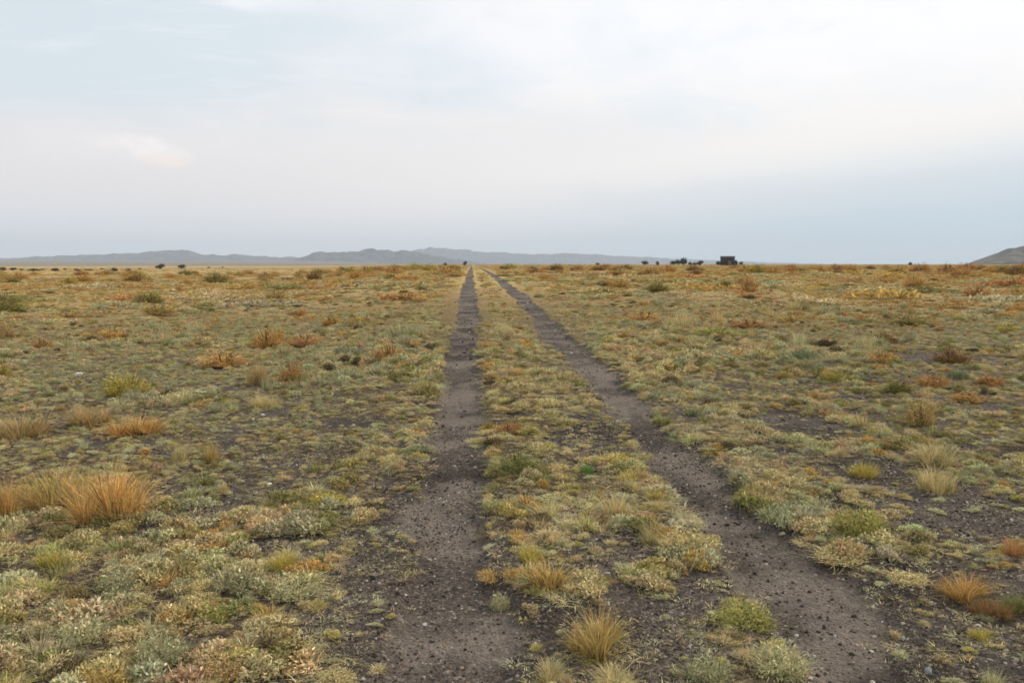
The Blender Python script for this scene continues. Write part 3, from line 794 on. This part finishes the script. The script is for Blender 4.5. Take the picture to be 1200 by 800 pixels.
def tree(px, depth, w, h, col, label, group, name="juniper_tree", base=None):
    i = cnt[0]; cnt[0] += 1
    x, y = polar(px, depth); z = float(macro(np.array([x]), np.array([y]))[0]) if base is None else base
    r = bpy.data.objects.new(name, None); COL.objects.link(r)
    for nm, lst in (("crown", CROWN), ("trunk", TRUNK)):
        c = bpy.data.objects.new(nm, lst[i % len(lst)]); COL.objects.link(c); c.parent = r; c.color = (*lin(*col), 1)
    r.location = (x, y, z - 0.05); r.rotation_euler = (0, 0, float(rng.uniform(0, 6.28))); r.scale = (w / 2.9, w / 2.9, h / 2.75)
    r["label"] = label; r["category"] = "tree"; r["group"] = group
DG = (74, 80, 58); DB = (66, 64, 50)
GL = "dark junipers on the left far plain"; GR = "junipers on the skyline right of the track"; GC = "dark bushes beside the far end of the track"
for px, dep, w, h, c, lb in [
    (5, 470, 5.6, 2.3, DG, "dark low juniper cut by the left border on the far plain"),
    (17, 480, 3.8, 2.0, DG, "dark low juniper, second from the left border on the far plain"),
    (41, 440, 6.0, 1.7, DG, "widest flat dark juniper of the left far plain"),
    (67, 420, 3.4, 2.1, DB, "rounded dark juniper right of the widest flat one"),
    (93, 420, 3.2, 1.7, DB, "dull small juniper midway between the rounded one and the blocky one"),
    (107, 470, 5.5, 1.1, DG, "very low thin juniper smear left of the blocky one"),
    (135, 400, 3.4, 2.4, DG, "blocky dark juniper, tallest left of the pair"),
    (152, 420, 2.8, 1.8, DG, "faint small juniper just right of the blocky one"),
    (189, 640, 6.0, 4.4, DB, "left and larger one of the darkest pair of junipers under the small peak"),
    (214, 640, 5.4, 3.9, DB, "right one of the darkest pair of junipers under the small peak")]:
    tree(px, dep, w * 1.2, h * 1.2, c, lb, GL)
for px, dep, w, h in [(27, 500, 3.2, 1.4), (52, 520, 3.4, 1.3), (78, 540, 3.0, 1.4), (121, 560, 3.2, 1.3), (166, 600, 3.0, 1.4), (246, 760, 3.4, 1.8), (262, 820, 3.0, 1.6)]:
    tree(px, dep, w, h, DG, "tiny dim juniper in the thin row far out on the left plain", "tiny dim junipers of the left far plain")
tree(230, 120, 1.35, 0.75, DG, "dark green bush on open grass below the darkest pair of junipers", GC, "dark_bush")
tree(522, 330, 1.9, 1.9, (60, 58, 46), "small dark bush touching the hills left of the track's end", GC, "dark_bush")
tree(536, 130, 1.0, 0.62, (84, 66, 44), "brown bush just left of the track's far end", GC, "dark_bush")
tree(545, 420, 2.6, 3.1, DG, "dim bush standing where the track meets the hills", GC, "dark_bush")
tree(589, 120, 0.95, 0.6, (60, 48, 36), "dark brown bush just right of the track's far end", GC, "dark_bush")
for px, dep, w, h, c, lb in [
    (700, 620, 3.4, 2.2, DG, "faint lone juniper on the skyline right of the track"),
    (755, 520, 4.4, 3.6, (96, 94, 82), "grey-green juniper, leftmost of the skyline clump"),
    (770, 520, 2.8, 3.0, DG, "narrow juniper, second in the skyline clump"),
    (788, 500, 4.0, 3.2, DB, "low dark juniper left of the tallest in the skyline clump"),
    (800, 500, 5.0, 5.4, DG, "tallest juniper of the skyline clump"),
    (808, 480, 2.4, 2.6, DG, "small juniper leaning against the tallest one's right side"),
    (819, 500, 4.2, 3.5, DB, "dark juniper between the skyline clump and the shed"),
    (794, 510, 3.4, 4.0, DG, "mid-sized juniper touching the left side of the tallest one"),
    (813, 520, 3.0, 2.2, DB, "lowest juniper of the skyline clump, between the small leaning one and the dark one"),
    (841, 440, 2.6, 3.0, DB, "juniper pressed against the left wall of the shed"),
    (861.5, 432, 2.2, 3.4, DB, "juniper pressed against the right wall of the shed"),
    (867, 430, 2.2, 2.3, DG, "small outlying juniper a little right of the shed"),
    (1065, 420, 2.0, 2.2, (60, 64, 50), "single dark juniper on the bare skyline between shed and butte")]:
    tree(px, dep, w * 1.15, h * 1.15, c, lb, GR)

# ------------------------------------------------------------------ shed on the skyline
def boxes(lst):
    V, F = [], []
    for (x0, x1, y0, y1, z0, z1) in lst:
        o = len(V)
        V += [(x0, y0, z0), (x1, y0, z0), (x1, y1, z0), (x0, y1, z0), (x0, y0, z1), (x1, y0, z1), (x1, y1, z1), (x0, y1, z1)]
        F += [(o, o + 3, o + 2, o + 1), (o + 4, o + 5, o + 6, o + 7), (o, o + 1, o + 5, o + 4), (o + 1, o + 2, o + 6, o + 5), (o + 2, o + 3, o + 7, o + 6), (o + 3, o, o + 4, o + 7)]
    return np.array(V, float), np.array(F)
sx, sy = polar(851.5, 430)
sh = bpy.data.objects.new("shed", None); COL.objects.link(sh)
sh.location = (sx, sy, float(macro(np.array([sx]), np.array([sy]))[0]) - 0.1); sh.rotation_euler = (0, 0, -0.25 - PHI)
sh["label"] = "dark boxy shed with a paler doorway, alone on the skyline"; sh["category"] = "shed"
M_SHED = simple("weathered_boards", [(0.35, lin(46, 45, 46)), (0.7, lin(68, 66, 64))], 1.2)
M_ROOF = simple("rusty_roof", [(0.35, lin(52, 47, 50)), (0.7, lin(72, 65, 68))], 0.8)
M_DOOR = simple("door_boards", [(0.35, lin(96, 92, 80)), (0.7, lin(118, 112, 96))], 2.0)
W2, D2, HT = 3.5, 3.0, 3.9
def part(nm, lst, m):
    v, f = boxes(lst); me = np_mesh(nm, v, f, m); o = bpy.data.objects.new(nm, me); COL.objects.link(o); o.parent = sh; return o
part("wall", [(-W2, 0.3, -D2, -D2 + .15, 0, HT), (1.7, W2, -D2, -D2 + .15, 0, HT), (0.3, 1.7, -D2, -D2 + .15, 2.6, HT), (-W2, -W2 + .15, -D2 + .15, D2 - .15, 0, HT),
              (W2 - .15, W2, -D2 + .15, D2 - .15, 0, HT), (-W2, W2, D2 - .15, D2, 0, HT)], M_SHED)
part("door", [(0.3, 1.7, -D2 + .04, -D2 + .10, 0, 2.6)], M_DOOR)
v = np.array([(-W2 - .1, -D2 - .12, HT), (W2 + .1, -D2 - .12, HT), (W2 + .1, D2 + .12, HT), (-W2 - .1, D2 + .12, HT), (-W2 - .1, 0, HT + .9), (W2 + .1, 0, HT + .9)])
me = bpy.data.meshes.new("roof"); me.from_pydata([tuple(p) for p in v + np.array([0, 0, .01])], [], [(0, 1, 5, 4), (2, 3, 4, 5), (0, 4, 3), (1, 2, 5), (0, 3, 2, 1)]); me.materials.append(M_ROOF)
ro = bpy.data.objects.new("roof", me); COL.objects.link(ro); ro.parent = sh

# ------------------------------------------------------------------ haze
hv, hf = boxes([(-13500, 13500, -900, 17500, -12, 420)])
mh = bpy.data.materials.new("haze_air"); mh.use_nodes = True; nt = mh.node_tree; nt.nodes.clear()
out = nt.nodes.new("ShaderNodeOutputMaterial"); pv = nt.nodes.new("ShaderNodeVolumePrincipled")
pv.inputs["Color"].default_value = (0.75, 0.86, 0.99, 1); pv.inputs["Density"].default_value = 8e-5; pv.inputs["Anisotropy"].default_value = 0.1
nt.links.new(pv.outputs[0], out.inputs["Volume"])
hz = bpy.data.objects.new("haze", np_mesh("haze", hv, hf, mh)); COL.objects.link(hz); hz["kind"] = "stuff"; hz["label"] = "thin pale haze over the plain"

# ------------------------------------------------------------------ light and sky
SUN_AZ = PHI + math.radians(62); SUN_EL = math.radians(34)
sd = bpy.data.lights.new("sun", "SUN"); sd.energy = 1.5; sd.angle = math.radians(10); sd.color = (1.0, 0.90, 0.78)
so = bpy.data.objects.new("sun", sd); COL.objects.link(so)
from mathutils import Vector
dv = Vector((math.sin(SUN_AZ) * math.cos(SUN_EL), math.cos(SUN_AZ) * math.cos(SUN_EL), math.sin(SUN_EL)))
so.rotation_euler = dv.to_track_quat('Z', 'Y').to_euler()

w = bpy.data.worlds.new("World"); scene.world = w; w.use_nodes = True
nt = w.node_tree; nt.nodes.clear()
out = nt.nodes.new("ShaderNodeOutputWorld"); bg = nt.nodes.new("ShaderNodeBackground"); nt.links.new(bg.outputs[0], out.inputs[0])
sky = nt.nodes.new("ShaderNodeTexSky"); sky.sky_type = "NISHITA"; sky.sun_disc = False
sky.sun_elevation = SUN_EL; sky.sun_rotation = SUN_AZ; sky.air_density = 1.0; sky.dust_density = 1.2; sky.ozone_density = 1.0
STR = 0.10; bg.inputs[1].default_value = STR
K = 0.84 / STR
dirv = N(nt, "ShaderNodeTexCoord").outputs["Generated"]
sep = N(nt, "ShaderNodeSeparateXYZ"); nt.links.new(dirv, sep.inputs[0])
xx, yy, zz = sep.outputs
az = mth(nt, "ARCTAN2", xx, yy)                       # 0 along the track, positive to the right
el = zz
# cloud sheets seen on a plane high above
den = mth(nt, "ADD", mth(nt, "MAXIMUM", zz, 0.0), 0.10)
cv = N(nt, "ShaderNodeCombineXYZ"); nt.links.new(mth(nt, "DIVIDE", xx, den), cv.inputs[0]); nt.links.new(mth(nt, "DIVIDE", yy, den), cv.inputs[1])
n1 = noise(nt, cv.outputs[0], 0.55, 7, 0.55, 0.4); n2 = noise(nt, cv.outputs[0], 1.7, 6, 0.6, 0.8)
cs = mth(nt, "ADD", mth(nt, "MULTIPLY", n1, 0.7), mth(nt, "MULTIPLY", n2, 0.3))
def KC(r, g, b): return tuple(K * c for c in lin(r, g, b))
def scale(c): return N(nt, "ShaderNodeVectorMath", operation="SCALE")
# brightness of the thin cloud grows towards the sun's side
bd = Vector((math.sin(PHI + 0.52) * math.cos(0.42), math.cos(PHI + 0.52) * math.cos(0.42), math.sin(0.42)))
dp = N(nt, "ShaderNodeVectorMath", operation="DOT_PRODUCT"); nt.links.new(dirv, dp.inputs[0]); dp.inputs[1].default_value = bd
glow = maprange(nt, dp.outputs["Value"], 0.60, 0.99)
cloud = mixc(nt, glow, KC(212, 215, 220), KC(237, 237, 239))
# high band: blue-white; middle band: faint warm grey; low: cool grey
warm = mixc(nt, maprange(nt, az, -0.45, 0.45), KC(219, 214, 214), KC(234, 229, 225))
midb = mth(nt, "MULTIPLY", maprange(nt, el, 0.015, 0.08), maprange(nt, el, 0.24, 0.13))
cloud = mixc(nt, mth(nt, "MULTIPLY", midb, 0.8), cloud, warm)
low = mixc(nt, maprange(nt, az, -0.2, 0.5), KC(214, 212, 211), KC(180, 200, 212))
lowm = mth(nt, "MULTIPLY", maprange(nt, mth(nt, "ADD", el, mth(nt, "MULTIPLY", az, -0.10)), 0.10, 0.0), 0.9)
cloud = mixc(nt, lowm, cloud, low)
skyc = sky.outputs[0]
blue = mixc(nt, 0.85, skyc, mixc(nt, maprange(nt, az, -0.5, 0.4), KC(204, 216, 222), KC(216, 224, 230)))
cover = maprange(nt, mth(nt, "ADD", cs, mth(nt, "MULTIPLY", mth(nt, "ADD", az, 0.05), 0.30)), 0.42, 0.62, 0.25, 1.0)
cover = mth(nt, "MAXIMUM", cover, maprange(nt, el, 0.20, 0.10))
final = mixc(nt, cover, blue, cloud)
# small wisps, brighter
wv = N(nt, "ShaderNodeMapping"); wv.inputs["Scale"].default_value = (1.0, 2.4, 1.0); wv.inputs["Rotation"].default_value = (0, 0, 0.4); nt.links.new(cv.outputs[0], wv.inputs[0])
wisp = maprange(nt, noise(nt, wv.outputs[0], 1.6, 8, 0.62, 1.2), 0.50, 0.78, 0.0, 0.40)
final = mixc(nt, mth(nt, "MULTIPLY", wisp, maprange(nt, el, 0.08, 0.22)), final, KC(240, 240, 243))
# darker rags of thicker cloud
rag = maprange(nt, noise(nt, cv.outputs[0], 3.1, 6, 0.6, 0.5), 0.56, 0.80, 0.0, 0.35)
final = mixc(nt, mth(nt, "MULTIPLY", rag, maprange(nt, el, 0.12, 0.22)), final, KC(206, 208, 214))
# the cumulus catching warm light, low on the left
def blob(a0, e0, ra, re, seed, c, amt, lo=1.25, hi=0.45, nsc=26):
    global final
    cb = N(nt, "ShaderNodeCombineXYZ"); nt.links.new(az, cb.inputs[0]); nt.links.new(mth(nt, "MULTIPLY", el, 1.6), cb.inputs[1]); cb.inputs[2].default_value = seed
    nn = noise(nt, cb.outputs[0], nsc, 6, 0.6)
    q = mth(nt, "ADD", mth(nt, "POWER", mth(nt, "DIVIDE", mth(nt, "ADD", mth(nt, "SUBTRACT", az, a0), mth(nt, "MULTIPLY", mth(nt, "SUBTRACT", el, e0), 0.9)), ra), 2.0), mth(nt, "POWER", mth(nt, "DIVIDE", mth(nt, "SUBTRACT", el, e0), re), 2.0))
    q = mth(nt, "ADD", q, mth(nt, "MULTIPLY", mth(nt, "SUBTRACT", nn, 0.5), 3.4))
    final = mixc(nt, mth(nt, "MULTIPLY", maprange(nt, q, lo, hi), amt), final, c)
A0 = PHI + math.atan(-0.425)
blob(A0 + 0.30, 0.145, 0.36, 0.030, 5.0, KC(228, 222, 221), 0.45, 1.7, -0.4, nsc=9)
blob(A0 + 0.75, 0.075, 0.30, 0.022, 6.0, KC(206, 210, 216), 0.45, 1.7, -0.4, nsc=10)
blob(A0 + 0.12, 0.285, 0.10, 0.020, 7.0, KC(236, 236, 238), 0.5, 1.7, -0.4, nsc=14)
blob(A0 - 0.07, 0.126, 0.12, 0.024, 3.0, KC(222, 218, 219), 0.6, 1.6, -0.2, nsc=18)
blob(A0 + 0.012, 0.119, 0.032, 0.015, 1.0, KC(242, 237, 233), 0.62, 1.5, -0.4, nsc=30)
blob(A0 - 0.03, 0.124, 0.030, 0.010, 8.0, KC(236, 231, 229), 0.4, 1.5, -0.4, nsc=40)
blob(A0 + 0.022, 0.110, 0.026, 0.008, 2.0, KC(236, 222, 212), 0.6, 1.5, -0.3, nsc=40)
nt.links.new(final, bg.inputs[0])

# ------------------------------------------------------------------ view
vs = scene.view_settings
vs.view_transform = "Standard"; vs.look = "None"; vs.exposure = 0.55; vs.gamma = 1.0; vs.use_curve_mapping = False
scene.render.engine = "CYCLES"
scene.cycles.max_bounces = 6; scene.cycles.volume_bounces = 1; scene.cycles.diffuse_bounces = 2
scene.cycles.filter_width = 1.7
